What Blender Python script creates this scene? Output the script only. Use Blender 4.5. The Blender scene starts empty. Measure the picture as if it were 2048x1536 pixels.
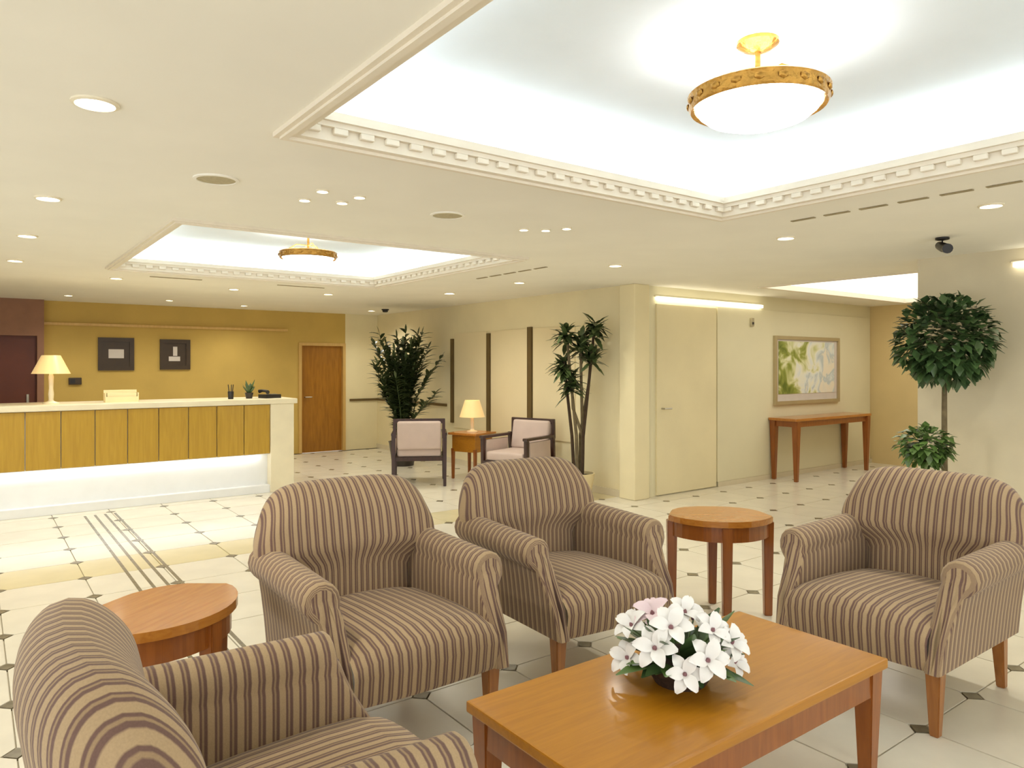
import bpy, bmesh, math, random
from math import sin, cos, pi, radians, sqrt
from mathutils import Vector, Matrix

random.seed(7)
scene = bpy.context.scene
COL = scene.collection

# ------------------------------------------------------------------ camera, world, exposure
cam_d = bpy.data.cameras.new('camera')
cam = bpy.data.objects.new('camera', cam_d)
COL.objects.link(cam)
cam.location = (0, 0, 1.5)
cam.rotation_euler = (radians(90), 0, radians(-36.7))
cam_d.sensor_width = 36
cam_d.sensor_fit = 'HORIZONTAL'
cam_d.lens = 1450 / 2048 * 36
cam_d.shift_y = -38 / 2048
cam_d.clip_start = 0.02
cam_d.clip_end = 200
scene.camera = cam

world = bpy.data.worlds.new('world')
scene.world = world
world.use_nodes = True
bg = world.node_tree.nodes['Background']
bg.inputs[0].default_value = (0.96, 1.0, 1.04, 1)
bg.inputs[1].default_value = 1.05

scene.view_settings.view_transform = 'Standard'
scene.view_settings.look = 'None'
scene.view_settings.exposure = 1.02
scene.view_settings.gamma = 1.0
scene.view_settings.use_curve_mapping = False

DOWN_W = 24.0       # watts of one recessed downlight
COVE_S = 7.0        # strength of the cove tubes
BOWL_S = 5.0        # strength of the lamp bowls
CEIL = 2.4          # ceiling height

# ------------------------------------------------------------------ helpers
def lin(r, g, b):
    def c(v):
        v /= 255.0
        return v / 12.92 if v <= 0.04045 else ((v + 0.055) / 1.055) ** 2.4
    return (c(r), c(g), c(b), 1.0)

def new_mat(name):
    m = bpy.data.materials.new(name)
    m.use_nodes = True
    nt = m.node_tree
    return m, nt, nt.nodes['Principled BSDF']

def mat(name, col, rough=0.6, metal=0.0, vary=0.06, scale=6.0, bump=0.0, bscale=60.0, spec=0.5, coat=0.0, stretch=None):
    m, nt, p = new_mat(name)
    p.inputs['Roughness'].default_value = rough
    p.inputs['Metallic'].default_value = metal
    p.inputs['Specular IOR Level'].default_value = spec
    p.inputs['Coat Weight'].default_value = coat
    p.inputs['Coat Roughness'].default_value = 0.05
    tc = nt.nodes.new('ShaderNodeTexCoord')
    mp = nt.nodes.new('ShaderNodeMapping')
    nt.links.new(tc.outputs['Object'], mp.inputs['Vector'])
    if stretch:
        mp.inputs['Scale'].default_value = stretch
    nz = nt.nodes.new('ShaderNodeTexNoise')
    nz.inputs['Scale'].default_value = scale
    nz.inputs['Detail'].default_value = 4
    nt.links.new(mp.outputs[0], nz.inputs['Vector'])
    rp = nt.nodes.new('ShaderNodeValToRGB')
    rp.color_ramp.elements[0].position = 0.3
    rp.color_ramp.elements[1].position = 0.7
    a = [max(0, c * (1 - vary)) for c in col[:3]] + [1]
    b = [min(1, c * (1 + vary)) for c in col[:3]] + [1]
    rp.color_ramp.elements[0].color = a
    rp.color_ramp.elements[1].color = b
    nt.links.new(nz.outputs['Fac'], rp.inputs['Fac'])
    nt.links.new(rp.outputs['Color'], p.inputs['Base Color'])
    if bump:
        n2 = nt.nodes.new('ShaderNodeTexNoise')
        n2.inputs['Scale'].default_value = bscale
        nt.links.new(tc.outputs['Object'], n2.inputs['Vector'])
        bp = nt.nodes.new('ShaderNodeBump')
        bp.inputs['Strength'].default_value = bump
        bp.inputs['Distance'].default_value = 0.01
        nt.links.new(n2.outputs['Fac'], bp.inputs['Height'])
        nt.links.new(bp.outputs[0], p.inputs['Normal'])
    return m

def wood(name, c1, c2, rough=0.3, grain=(2.0, 22.0, 22.0), coat=0.3):
    m, nt, p = new_mat(name)
    p.inputs['Roughness'].default_value = rough
    p.inputs['Coat Weight'].default_value = coat
    p.inputs['Coat Roughness'].default_value = 0.12
    tc = nt.nodes.new('ShaderNodeTexCoord')
    mp = nt.nodes.new('ShaderNodeMapping')
    mp.inputs['Scale'].default_value = grain
    nt.links.new(tc.outputs['Object'], mp.inputs['Vector'])
    nz = nt.nodes.new('ShaderNodeTexNoise')
    nz.inputs['Scale'].default_value = 2.0
    nz.inputs['Detail'].default_value = 6
    nz.inputs['Distortion'].default_value = 0.6
    nt.links.new(mp.outputs[0], nz.inputs['Vector'])
    rp = nt.nodes.new('ShaderNodeValToRGB')
    rp.color_ramp.elements[0].position = 0.32
    rp.color_ramp.elements[1].position = 0.68
    rp.color_ramp.elements[0].color = c1
    rp.color_ramp.elements[1].color = c2
    nt.links.new(nz.outputs['Fac'], rp.inputs['Fac'])
    nt.links.new(rp.outputs['Color'], p.inputs['Base Color'])
    return m

def emis(name, col, strength):
    m, nt, p = new_mat(name)
    p.inputs['Base Color'].default_value = (0.9, 0.9, 0.88, 1)
    p.inputs['Emission Color'].default_value = col
    p.inputs['Emission Strength'].default_value = strength
    p.inputs['Roughness'].default_value = 0.4
    return m

def stripe_mat(name):
    m, nt, p = new_mat(name)
    p.inputs['Roughness'].default_value = 0.85
    p.inputs['Specular IOR Level'].default_value = 0.2
    p.inputs['Sheen Weight'].default_value = 0.15
    uv = nt.nodes.new('ShaderNodeUVMap')
    uv.uv_map = 'UVMap'
    sx = nt.nodes.new('ShaderNodeSeparateXYZ')
    nt.links.new(uv.outputs[0], sx.inputs[0])
    mul = nt.nodes.new('ShaderNodeMath'); mul.operation = 'MULTIPLY'
    mul.inputs[1].default_value = 1 / 0.038
    nt.links.new(sx.outputs[0], mul.inputs[0])
    fr = nt.nodes.new('ShaderNodeMath'); fr.operation = 'FRACT'
    nt.links.new(mul.outputs[0], fr.inputs[0])
    rp = nt.nodes.new('ShaderNodeValToRGB')
    cr = rp.color_ramp
    L = lin(184, 157, 120); D = lin(118, 91, 80); M = lin(164, 137, 104)
    cr.elements[0].position = 0.0; cr.elements[0].color = L
    cr.elements[1].position = 1.0; cr.elements[1].color = L
    for pos, c in ((0.36, L), (0.44, D), (0.60, D), (0.66, M), (0.74, M), (0.80, D), (0.90, D), (0.96, L)):
        e = cr.elements.new(pos); e.color = c
    nt.links.new(fr.outputs[0], rp.inputs['Fac'])
    tc = nt.nodes.new('ShaderNodeTexCoord')
    nz = nt.nodes.new('ShaderNodeTexNoise')
    nz.inputs['Scale'].default_value = 260
    nt.links.new(tc.outputs['Object'], nz.inputs['Vector'])
    mx = nt.nodes.new('ShaderNodeMixRGB'); mx.blend_type = 'MULTIPLY'
    mx.inputs['Fac'].default_value = 0.25
    nt.links.new(rp.outputs['Color'], mx.inputs['Color1'])
    nt.links.new(nz.outputs['Fac'], mx.inputs['Color2'])
    nt.links.new(mx.outputs['Color'], p.inputs['Base Color'])
    bp = nt.nodes.new('ShaderNodeBump')
    bp.inputs['Strength'].default_value = 0.15
    bp.inputs['Distance'].default_value = 0.004
    nt.links.new(nz.outputs['Fac'], bp.inputs['Height'])
    nt.links.new(bp.outputs[0], p.inputs['Normal'])
    return m

M = {}
M['ceiling'] = mat('ceiling paint', lin(246, 242, 229), 0.85, vary=0.02, scale=2, spec=0.2)
M['recess'] = mat('coffer white paint', lin(236, 244, 250), 0.9, vary=0.01, spec=0.1)
M['cornice'] = mat('cornice cream plaster', lin(238, 228, 208), 0.8, vary=0.02, spec=0.2)
M['tile'] = mat('cream polished tile', lin(227, 219, 199), 0.2, vary=0.05, scale=3.5, spec=0.3)
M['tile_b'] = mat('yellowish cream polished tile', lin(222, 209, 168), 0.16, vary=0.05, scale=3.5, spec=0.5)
M['grout'] = mat('tile joint', lin(196, 184, 158), 0.7, vary=0.04)
M['inset'] = mat('dark stone inset', lin(120, 110, 88), 0.22, vary=0.2, scale=20)
M['wall_gold'] = mat('golden tan wallcovering', lin(202, 170, 92), 0.75, vary=0.06, scale=2.2, bump=0.1, bscale=90, spec=0.25)
M['wall_cream'] = mat('cream wallcovering', lin(236, 223, 182), 0.75, vary=0.04, scale=2.0, bump=0.08, bscale=90, spec=0.25)
M['wall_pale'] = mat('pale greenish cream panel', lin(230, 222, 188), 0.6, vary=0.03, scale=1.5, spec=0.3)
M['panel_cream'] = mat('light cream panel', lin(234, 218, 176), 0.7, vary=0.03, scale=1.5, spec=0.3)
M['wall_grey'] = mat('warm grey cream wall', lin(220, 208, 178), 0.75, vary=0.05, scale=2.5, bump=0.08, bscale=90, spec=0.25)
M['wall_tan'] = mat('tan corridor wall', lin(218, 194, 138), 0.75, vary=0.04, scale=2)
M['mauve'] = mat('mauve brown wall', lin(150, 108, 82), 0.7, vary=0.08)
M['maroon'] = mat('dark maroon lacquer', lin(100, 46, 24), 0.5, vary=0.12, scale=3)
M['door'] = wood('honey brown door veneer', lin(150, 98, 20), lin(172, 116, 30), 0.4, (14, 14, 1.6), 0.15)
M['doorframe'] = wood('pale wood frame', lin(204, 164, 92), lin(214, 176, 104), 0.5, (14, 14, 1.6), 0.1)
M['oak'] = wood('golden oak counter panel', lin(178, 138, 34), lin(192, 152, 44), 0.45, (18, 18, 1.3), 0.1)
M['stone'] = mat('cream stone', lin(236, 224, 190), 0.3, vary=0.04, scale=5)
M['white'] = mat('white laminate', lin(240, 240, 236), 0.4, vary=0.02)
M['table'] = wood('orange honey wood', lin(170, 110, 12), lin(184, 122, 18), 0.4, (2.2, 26, 26), 0.25)
M['table_leg'] = wood('reddish brown wood', lin(134, 72, 18), lin(154, 86, 26), 0.32, (24, 24, 2.2), 0.4)
M['side_top'] = wood('reddish honey wood', lin(172, 106, 36), lin(188, 122, 46), 0.25, (3, 26, 26), 0.5)
M['chairleg'] = wood('brown chair leg wood', lin(140, 86, 36), lin(164, 104, 46), 0.35, (24, 24, 2.0), 0.3)
M['stripe'] = stripe_mat('taupe and mauve striped upholstery')
M['piping'] = mat('dark mauve piping', lin(118, 86, 72), 0.8, vary=0.05)
M['gold'] = mat('antique gold metal', lin(178, 132, 60), 0.35, metal=0.85, vary=0.2, scale=25, bump=0.6, bscale=45)
M['leaf'] = mat('dark green leaf', lin(72, 98, 56), 0.32, vary=0.35, scale=9, spec=0.6)
M['leaf2'] = mat('mid green leaf', lin(92, 120, 60), 0.32, vary=0.3, scale=9, spec=0.6)
M['palmleaf'] = mat('deep green palm leaf', lin(70, 84, 46), 0.4, vary=0.35, scale=7)
M['bark'] = mat('grey brown bark', lin(112, 98, 70), 0.9, vary=0.25, scale=16, bump=0.5, bscale=40)
M['darkbark'] = mat('dark brown stem', lin(62, 46, 28), 0.9, vary=0.25, scale=16)
M['pot'] = mat('dark glazed pot', lin(46, 38, 30), 0.3, vary=0.15)
M['creampot'] = mat('cream ceramic pot', lin(222, 204, 158), 0.35, vary=0.04)
M['soil'] = mat('soil', lin(52, 40, 28), 0.95, vary=0.3, scale=40)
M['petal'] = mat('white petal', lin(244, 240, 234), 0.55, vary=0.03, scale=12)
M['petal_pink'] = mat('pale pink petal', lin(238, 214, 216), 0.55, vary=0.05, scale=12)
M['stamen'] = mat('mauve flower throat', lin(140, 96, 100), 0.6, vary=0.1)
M['basket'] = mat('dark wicker', lin(58, 40, 28), 0.7, vary=0.3, scale=40, bump=0.5)
M['darkwood'] = wood('dark espresso wood', lin(48, 26, 20), lin(66, 36, 26), 0.35, (20, 20, 2), 0.3)
M['lavender'] = mat('pale mauve upholstery', lin(204, 182, 168), 0.85, vary=0.04)
M['black'] = mat('black plastic', lin(28, 24, 22), 0.4, vary=0.1)
M['grille'] = mat('grey beige speaker grille', lin(186, 174, 140), 0.8, vary=0.1, scale=60)
M['slot'] = mat('dark slot', lin(158, 144, 110), 0.8, vary=0.1)
M['steel'] = mat('brushed steel', lin(176, 170, 156), 0.35, metal=0.9, vary=0.06)
M['strip'] = mat('dark olive brown strip', lin(104, 84, 46), 0.5, vary=0.1)
M['frame_dark'] = mat('dark brown frame', lin(60, 42, 16), 0.4, vary=0.1)
M['mount'] = mat('pale picture mount', lin(214, 204, 194), 0.7, vary=0.03)
M['brass_strip'] = mat('pale brass frame', lin(190, 176, 140), 0.35, metal=0.5, vary=0.05)
M['paper'] = mat('cream paper card', lin(238, 222, 172), 0.7, vary=0.03)
M['shade'] = emis('warm lamp shade', (1.0, 0.70, 0.34, 1), 0.20)
M['shade'].node_tree.nodes['Principled BSDF'].inputs['Base Color'].default_value = lin(226, 192, 124)
M['cove'] = emis('cove tube', (0.87, 0.95, 1.0, 1), COVE_S)
M['cove_small'] = emis('luminous ceiling panel', (1.0, 0.98, 0.93, 1), 0.9)
M['bowl'] = emis('glowing glass bowl', (1.0, 0.99, 0.96, 1), BOWL_S)
M['lens'] = emis('warm downlight lens', (1.0, 0.92, 0.74, 1), 6.0)
M['linear'] = emis('linear lamp diffuser', (1.0, 0.93, 0.74, 1), 2.2)
M['counter_tube'] = emis('counter tube', (0.97, 0.98, 1.0, 1), 3.4)
M['trimwhite'] = mat('white trim ring', lin(236, 226, 200), 0.5, vary=0.02)

def picture_mat():
    m, nt, p = new_mat('green and white watercolour')
    tc = nt.nodes.new('ShaderNodeTexCoord')
    mp = nt.nodes.new('ShaderNodeMapping')
    mp.inputs['Scale'].default_value = (2.2, 1, 2.2)
    nt.links.new(tc.outputs['Object'], mp.inputs['Vector'])
    nz = nt.nodes.new('ShaderNodeTexNoise')
    nz.inputs['Scale'].default_value = 1.6
    nz.inputs['Detail'].default_value = 3
    nz.inputs['Distortion'].default_value = 1.0
    nt.links.new(mp.outputs[0], nz.inputs['Vector'])
    # the greens gather on the left of the sheet
    sp = nt.nodes.new('ShaderNodeSeparateXYZ')
    nt.links.new(tc.outputs['Object'], sp.inputs[0])
    ma = nt.nodes.new('ShaderNodeMath'); ma.operation = 'MULTIPLY_ADD'
    ma.inputs[1].default_value = 0.30
    nt.links.new(sp.outputs[0], ma.inputs[0])
    nt.links.new(nz.outputs['Fac'], ma.inputs[2])
    rp = nt.nodes.new('ShaderNodeValToRGB')
    cr = rp.color_ramp
    cr.elements[0].position = 0.22; cr.elements[0].color = lin(96, 112, 34)
    cr.elements[1].position = 0.80; cr.elements[1].color = lin(238, 228, 206)
    for pos, c in ((0.34, lin(150, 158, 70)), (0.42, lin(214, 214, 160)), (0.50, lin(236, 234, 214)), (0.58, lin(226, 230, 224)), (0.66, lin(190, 200, 200)), (0.72, lin(234, 228, 210))):
        e = cr.elements.new(pos); e.color = c
    nt.links.new(ma.outputs[0], rp.inputs['Fac'])
    nt.links.new(rp.outputs['Color'], p.inputs['Base Color'])
    p.inputs['Roughness'].default_value = 0.5
    return m
M['picture'] = picture_mat()

def mesh_obj(name, bm, m, parent=None, smooth=False, angle=40, loc=None, rot=None):
    me = bpy.data.meshes.new(name)
    bm.normal_update()
    bm.to_mesh(me); bm.free()
    if smooth:
        for p in me.polygons: p.use_smooth = True
        me.set_sharp_from_angle(angle=radians(angle))
    if m: me.materials.append(M[m])
    o = bpy.data.objects.new(name, me)
    COL.objects.link(o)
    if parent: o.parent = parent
    if loc: o.location = loc
    if rot: o.rotation_euler = rot
    return o

def share(o, parent, loc, rot=(0, 0, 0), scale=(1, 1, 1), name=None):
    c = o.copy(); COL.objects.link(c)
    c.parent = parent; c.location = loc; c.rotation_euler = rot; c.scale = scale
    if name: c.name = name
    return c

def tag(o, label, cat, group=None):
    o['label'] = label; o['category'] = cat
    if group: o['group'] = group
    return o

def empty(name, loc, rz=0.0, label=None, cat=None, group=None):
    o = bpy.data.objects.new(name, None)
    o.empty_display_size = 0.1
    COL.objects.link(o)
    o.location = loc; o.rotation_euler = (0, 0, rz)
    if label: tag(o, label, cat, group)
    return o

def struct(o):
    o['kind'] = 'structure'; return o

def box(bm, x0, x1, y0, y1, z0, z1, bev=0.0, seg=2):
    vs = [bm.verts.new((x, y, z)) for x in (x0, x1) for y in (y0, y1) for z in (z0, z1)]
    F = [(0, 1, 3, 2), (4, 6, 7, 5), (0, 4, 5, 1), (2, 3, 7, 6), (0, 2, 6, 4), (1, 5, 7, 3)]
    fs = [bm.faces.new([vs[i] for i in f]) for f in F]
    if bev:
        es = list({e for f in fs for e in f.edges})
        bmesh.ops.bevel(bm, geom=es, offset=bev, segments=seg, affect='EDGES', profile=0.6)
    return bm

def B(): return bmesh.new()

def bx(*a, **k): return box(B(), *a, **k)

def lathe(bm, prof, n=24, cx=0, cy=0, cap=True):
    rings = []
    for r, z in prof:
        rings.append([bm.verts.new((cx + r * cos(2 * pi * i / n), cy + r * sin(2 * pi * i / n), z)) for i in range(n)])
    for a, b in zip(rings[:-1], rings[1:]):
        for i in range(n):
            bm.faces.new((a[i], a[(i + 1) % n], b[(i + 1) % n], b[i]))
    if cap:
        bm.faces.new(list(reversed(rings[0])))
        bm.faces.new(rings[-1])
    return bm

def tube(bm, pts, rad, n=8, cap=True):
    pts = [Vector(p) for p in pts]
    if not hasattr(rad, '__len__'): rad = [rad] * len(pts)
    rings = []
    for i, p in enumerate(pts):
        d = (pts[min(i + 1, len(pts) - 1)] - pts[max(i - 1, 0)]).normalized()
        up = Vector((0, 0, 1)) if abs(d.z) < 0.95 else Vector((1, 0, 0))
        a = d.cross(up).normalized(); b = d.cross(a).normalized()
        rings.append([bm.verts.new(p + (a * cos(2 * pi * k / n) + b * sin(2 * pi * k / n)) * rad[i]) for k in range(n)])
    for a, b in zip(rings[:-1], rings[1:]):
        for k in range(n):
            bm.faces.new((a[k], a[(k + 1) % n], b[(k + 1) % n], b[k]))
    if cap:
        bm.faces.new(list(reversed(rings[0]))); bm.faces.new(rings[-1])
    return bm

def prism(bm, poly, z0, z1, bev=0.0):
    lo = [bm.verts.new((x, y, z0)) for x, y in poly]
    hi = [bm.verts.new((x, y, z1)) for x, y in poly]
    n = len(poly)
    bm.faces.new(list(reversed(lo)))
    top = bm.faces.new(hi)
    for i in range(n):
        bm.faces.new((lo[i], lo[(i + 1) % n], hi[(i + 1) % n], hi[i]))
    if bev:
        bmesh.ops.bevel(bm, geom=list(top.edges), offset=bev, segments=2, affect='EDGES')
    return bm

def taper_leg(bm, x, y, z0, z1, s0, s1, dx=0, dy=0, bev=0.004):
    """square leg, s0 across at the foot (shifted by dx, dy), s1 at the top"""
    lo = [(x + dx + a * s0 / 2, y + dy + b * s0 / 2, z0) for a, b in ((-1, -1), (1, -1), (1, 1), (-1, 1))]
    hi = [(x + a * s1 / 2, y + b * s1 / 2, z1) for a, b in ((-1, -1), (1, -1), (1, 1), (-1, 1))]
    l = [bm.verts.new(p) for p in lo]; h = [bm.verts.new(p) for p in hi]
    fs = [bm.faces.new(list(reversed(l))), bm.faces.new(h)]
    for i in range(4):
        fs.append(bm.faces.new((l[i], l[(i + 1) % 4], h[(i + 1) % 4], h[i])))
    if bev:
        bmesh.ops.bevel(bm, geom=list({e for f in fs for e in f.edges}), offset=bev, segments=2, affect='EDGES')
    return bm

# ------------------------------------------------------------------ the room (X runs right and away, Y runs left and away)
UMIN, UMAX, VMIN, VMAX = -3.6, 11.1, -3.6, 12.0
COFFERS = [(0.98, 3.64, 0.36, 2.76), (1.03, 3.70, 4.83, 7.55), (7.3, 10.7, 3.25, 4.97)]

# floor: slab, tiles, dark insets, line inlay
floor = struct(mesh_obj('floor', bx(UMIN, UMAX + .2, VMIN, VMAX + .2, -0.15, -0.012), 'grout'))
TS = 0.5; OU = 0.14; OV = 0.39; CUT = 0.046; J = 0.003
def tile_poly(J=J, CUT=CUT):
    a = TS / 2 - J; c = CUT + J * 0.6
    return [(-a + c, -a), (a - c, -a), (a, -a + c), (a, a - c), (a - c, a), (-a + c, a), (-a, a - c), (-a, -a + c)]
sun, cun = sin(radians(36.7)), cos(radians(36.7))
def proj(u, v, z=0.0):
    zz = u * sun + v * cun; xx = u * cun - v * sun
    if zz < 0.3: return None
    return 1024 + 1450 * xx / zz, 730 + 1450 * (1.5 - z) / zz, zz
def blocked(u, v):
    return (v > 5.66 and u > 5.9) or (u > 6.47 and v < 2.89)
tiles, insets = [], []
nu0 = int(math.floor((UMIN - OU) / TS)); nv0 = int(math.floor((VMIN - OV) / TS))
for i in range(nu0, nu0 + 40):
    for j in range(nv0, nv0 + 44):
        u = OU + i * TS + TS / 2; v = OV + j * TS + TS / 2
        if UMIN < u < UMAX and VMIN < v < VMAX and not blocked(u, v):
            p = proj(u, v)
            vis = p is not None and -120 < p[0] < 2170 and p[1] < 1750
            if 0.9 < u < 1.15 + .01 and False: continue
            tiles.append((0 if vis else 1, p[2] if p else 99, u, v, i, j))
        u -= TS / 2; v -= TS / 2
        if UMIN < u < UMAX and VMIN < v < VMAX and not blocked(u, v):
            p = proj(u, v)
            vis = p is not None and -20 < p[0] < 2068 and p[1] < 1560
            insets.append((0 if vis else 1, p[2] if p else 99, u, v))
tiles.sort(); insets.sort()
t0 = mesh_obj('floor_tile', prism(B(), tile_poly(), -0.012, 0.0, 0.0012), 'tile', floor)
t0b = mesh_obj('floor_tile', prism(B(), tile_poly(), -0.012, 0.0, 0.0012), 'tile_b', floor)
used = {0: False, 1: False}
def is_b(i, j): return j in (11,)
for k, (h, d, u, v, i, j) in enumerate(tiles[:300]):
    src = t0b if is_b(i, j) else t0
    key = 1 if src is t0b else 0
    if not used[key]:
        src.location = (u, v, 0); used[key] = True
    else:
        share(src, floor, (u, v, 0), rot=(0, 0, (k % 4) * pi / 2))
bmr = B()
for (h, d, u, v, i, j) in tiles[300:]:
    prism(bmr, [(u + x, v + y) for x, y in tile_poly()], -0.012, 0.0)
o = mesh_obj('floor_tile_field', bmr, 'tile', floor); o['kind'] = 'stuff'
s = CUT - J
dia = [(s, 0), (0, s), (-s, 0), (0, -s)]
i0 = mesh_obj('floor_inset', prism(B(), dia, -0.012, 0.0005), 'inset', floor)
for k, (h, d, u, v) in enumerate(insets[:300]):
    if k == 0: i0.location = (u, v, 0)
    else: share(i0, floor, (u, v, 0))
bmr = B()
for (h, d, u, v) in insets[300:]:
    prism(bmr, [(u + x, v + y) for x, y in dia], -0.012, 0.0005)
if len(bmr.verts):
    o = mesh_obj('floor_inset_field', bmr, 'inset', floor); o['kind'] = 'stuff'
# four dark mosaic lines running from the seats to the counter
for k in range(4):
    u = 0.90 + k * 0.088
    mesh_obj('floor_line', bx(u - 0.011, u + 0.011, 2.4, 8.3, -0.008, 0.0012), 'inset', floor)

# ceiling with three coffers
def cell_slab(bm, us, vs, holes, z0, z1):
    for a, b in zip(us[:-1], us[1:]):
        for c, d in zip(vs[:-1], vs[1:]):
            mu, mv = (a + b) / 2, (c + d) / 2
            if any(h[0] < mu < h[1] and h[2] < mv < h[3] for h in holes): continue
            box(bm, a, b, c, d, z0, z1)
us = sorted({UMIN, UMAX + .2} | {c[0] for c in COFFERS} | {c[1] for c in COFFERS})
vs = sorted({VMIN, VMAX + .2} | {c[2] for c in COFFERS} | {c[3] for c in COFFERS})
bm = B(); cell_slab(bm, us, vs, COFFERS, CEIL, CEIL + 0.04)
bmesh.ops.remove_doubles(bm, verts=bm.verts, dist=1e-5)
ceiling = struct(mesh_obj('ceiling', bm, 'ceiling'))

def ring_frame(bm, c, o0, o1, z0, z1):
    """rectangular ring; o0/o1 = inward offsets of its outer and inner edge from the coffer opening"""
    u0, u1, v0, v1 = c
    A = [(u0 + o0, v0 + o0), (u1 - o0, v0 + o0), (u1 - o0, v1 - o0), (u0 + o0, v1 - o0)]
    Bq = [(u0 + o1, v0 + o1), (u1 - o1, v0 + o1), (u1 - o1, v1 - o1), (u0 + o1, v1 - o1)]
    lo = [[bm.verts.new((x, y, z)) for x, y in P] for P in (A, Bq) for z in (z0, z1)]
    a0, a1, b0, b1 = lo
    for i in range(4):
        j = (i + 1) % 4
        bm.faces.new((a0[i], a0[j], a1[j], a1[i]))
        bm.faces.new((b0[j], b0[i], b1[i], b1[j]))
        bm.faces.new((a0[j], a0[i], b0[i], b0[j]))
        bm.faces.new((a1[i], a1[j], b1[j], b1[i]))
    return bm

def coffer(c, depth, dentils=True, tube_mat='cove'):
    u0, u1, v0, v1 = c
    bm = B()
    t = 0.03
    box(bm, u0 - t, u1 + t, v0 - t, v1 + t, CEIL + depth, CEIL + depth + t)
    box(bm, u0 - t, u0, v0 - t, v1 + t, CEIL + 0.04, CEIL + depth)
    box(bm, u1, u1 + t, v0 - t, v1 + t, CEIL + 0.04, CEIL + depth)
    box(bm, u0, u1, v0 - t, v0, CEIL + 0.04, CEIL + depth)
    box(bm, u0, u1, v1, v1 + t, CEIL + 0.04, CEIL + depth)
    mesh_obj('coffer_recess', bm, 'recess', ceiling)
    bm = B()
    ring_frame(bm, c, -0.045, 0.0, CEIL - 0.018, CEIL)
    ring_frame(bm, c, -0.025, 0.0, CEIL - 0.028, CEIL - 0.018)
    ring_frame(bm, c, 0.0, 0.035, CEIL - 0.015, CEIL + 0.035)
    ring_frame(bm, c, 0.0, 0.058, CEIL + 0.035, CEIL + 0.055)
    ring_frame(bm, c, 0.0, 0.075, CEIL + 0.055, CEIL + 0.07)
    ring_frame(bm, c, 0.065, 0.075, CEIL + 0.07, CEIL + 0.090)
    co = mesh_obj('cornice', bm, 'cornice', ceiling)
    if dentils:
        d0 = None
        step = 0.11
        def put(u, v, rz):
            nonlocal d0
            if d0 is None:
                d0 = mesh_obj('dentil', bx(-0.03, 0.03, -0.012, 0.012, -0.013, 0.013, bev=0.003, seg=1), 'cornice', co)
                d0.location = (u, v, CEIL + 0.022); d0.rotation_euler = (0, 0, rz)
            else:
                share(d0, co, (u, v, CEIL + 0.022), (0, 0, rz))
        n = int((u1 - u0 - 0.16) / step)
        for k in range(n + 1):
            u = u0 + 0.08 + k * (u1 - u0 - 0.16) / n
            for v in (v0 + 0.047, v1 - 0.047): put(u, v, 0)
        n = int((v1 - v0 - 0.16) / step)
        for k in range(n + 1):
            v = v0 + 0.08 + k * (v1 - v0 - 0.16) / n
            for u in (u0 + 0.047, u1 - 0.047): put(u, v, pi / 2)
    # fluorescent tubes lying on the cornice ledge
    for (a, b) in (((u0 + .12, v0 + .035), (u1 - .12, v0 + .035)), ((u0 + .12, v1 - .035), (u1 - .12, v1 - .035)),
                   ((u0 + .035, v0 + .12), (u0 + .035, v1 - .12)), ((u1 - .035, v0 + .12), (u1 - .035, v1 - .12))):
        mesh_obj('cove_tube', tube(B(), [(a[0], a[1], CEIL + .083), (b[0], b[1], CEIL + .083)], 0.011, 6), tube_mat, ceiling)
coffer(COFFERS[0], 0.28)
coffer(COFFERS[1], 0.28)
c3 = COFFERS[2]
bm = B(); ring_frame(bm, c3, -.04, .02, CEIL - .012, CEIL + .05)
mesh_obj('light_frame', bm, 'cornice', ceiling)
for k in range(4):
    a = c3[0] + .02 + k * (c3[1] - c3[0] - .04) / 4; b = c3[0] + .02 + (k + 1) * (c3[1] - c3[0] - .04) / 4
    mesh_obj('light_panel', bx(a + .003, b - .003, c3[2] + .02, c3[3] - .02, CEIL + .05, CEIL + .06), 'cove_small', ceiling)

# walls
DU0, DU1, DH = 4.44, 5.28, 1.88
bm = B()
for (a, b, z0, z1) in ((0.80, DU0, 0, CEIL), (DU0, DU1, DH, CEIL)):
    box(bm, a, b, VMAX, VMAX + .15, z0, z1)
wall_back = struct(mesh_obj('wall_back', bm, 'wall_gold'))
wall_back_end = struct(mesh_obj('wall_back_corner', bx(DU1, 5.9, VMAX, VMAX + .15, 0, CEIL), 'wall_cream'))
bm = B()
box(bm, -3.6, -0.55, 11.85, 12.0, 0, CEIL); box(bm, 0.72, 0.80, 11.85, 12.0, 0, CEIL); box(bm, -0.55, 0.72, 11.85, 12.0, 1.9, CEIL)
wall_rec = struct(mesh_obj('wall_reception', bm, 'mauve'))
d3 = struct(mesh_obj('door_3', bx(-0.55, 0.72, 11.93, 11.97, 0, 1.9), 'maroon'))
mesh_obj('door_handle', bx(0.60, 0.63, 11.90, 11.93, 0.95, 1.10, bev=.004), 'steel', d3)
# rail above the reception back wall
struct(mesh_obj('trim_1', bx(0.80, DU0 - .2, 11.955, 12.0, 2.06, 2.10, bev=.006), 'doorframe'))
# brown door in the back wall
d1 = struct(mesh_obj('door_1', bx(DU0 + .05, DU1 - .05, 12.05, 12.10, 0.0, DH - .05), 'door'))
bm = B()
box(bm, DU0, DU0 + .05, 11.98, 12.15, 0, DH); box(bm, DU1 - .05, DU1, 11.98, 12.15, 0, DH); box(bm, DU0 + .05, DU1 - .05, 11.98, 12.15, DH - .05, DH)
mesh_obj('door_frame', bm, 'doorframe', d1)
mesh_obj('door_handle', tube(B(), [(DU0 + .12, 12.05, .95), (DU0 + .12, 12.01, .95), (DU0 + .24, 12.01, .95)], .009, 8), 'steel', d1)
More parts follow.
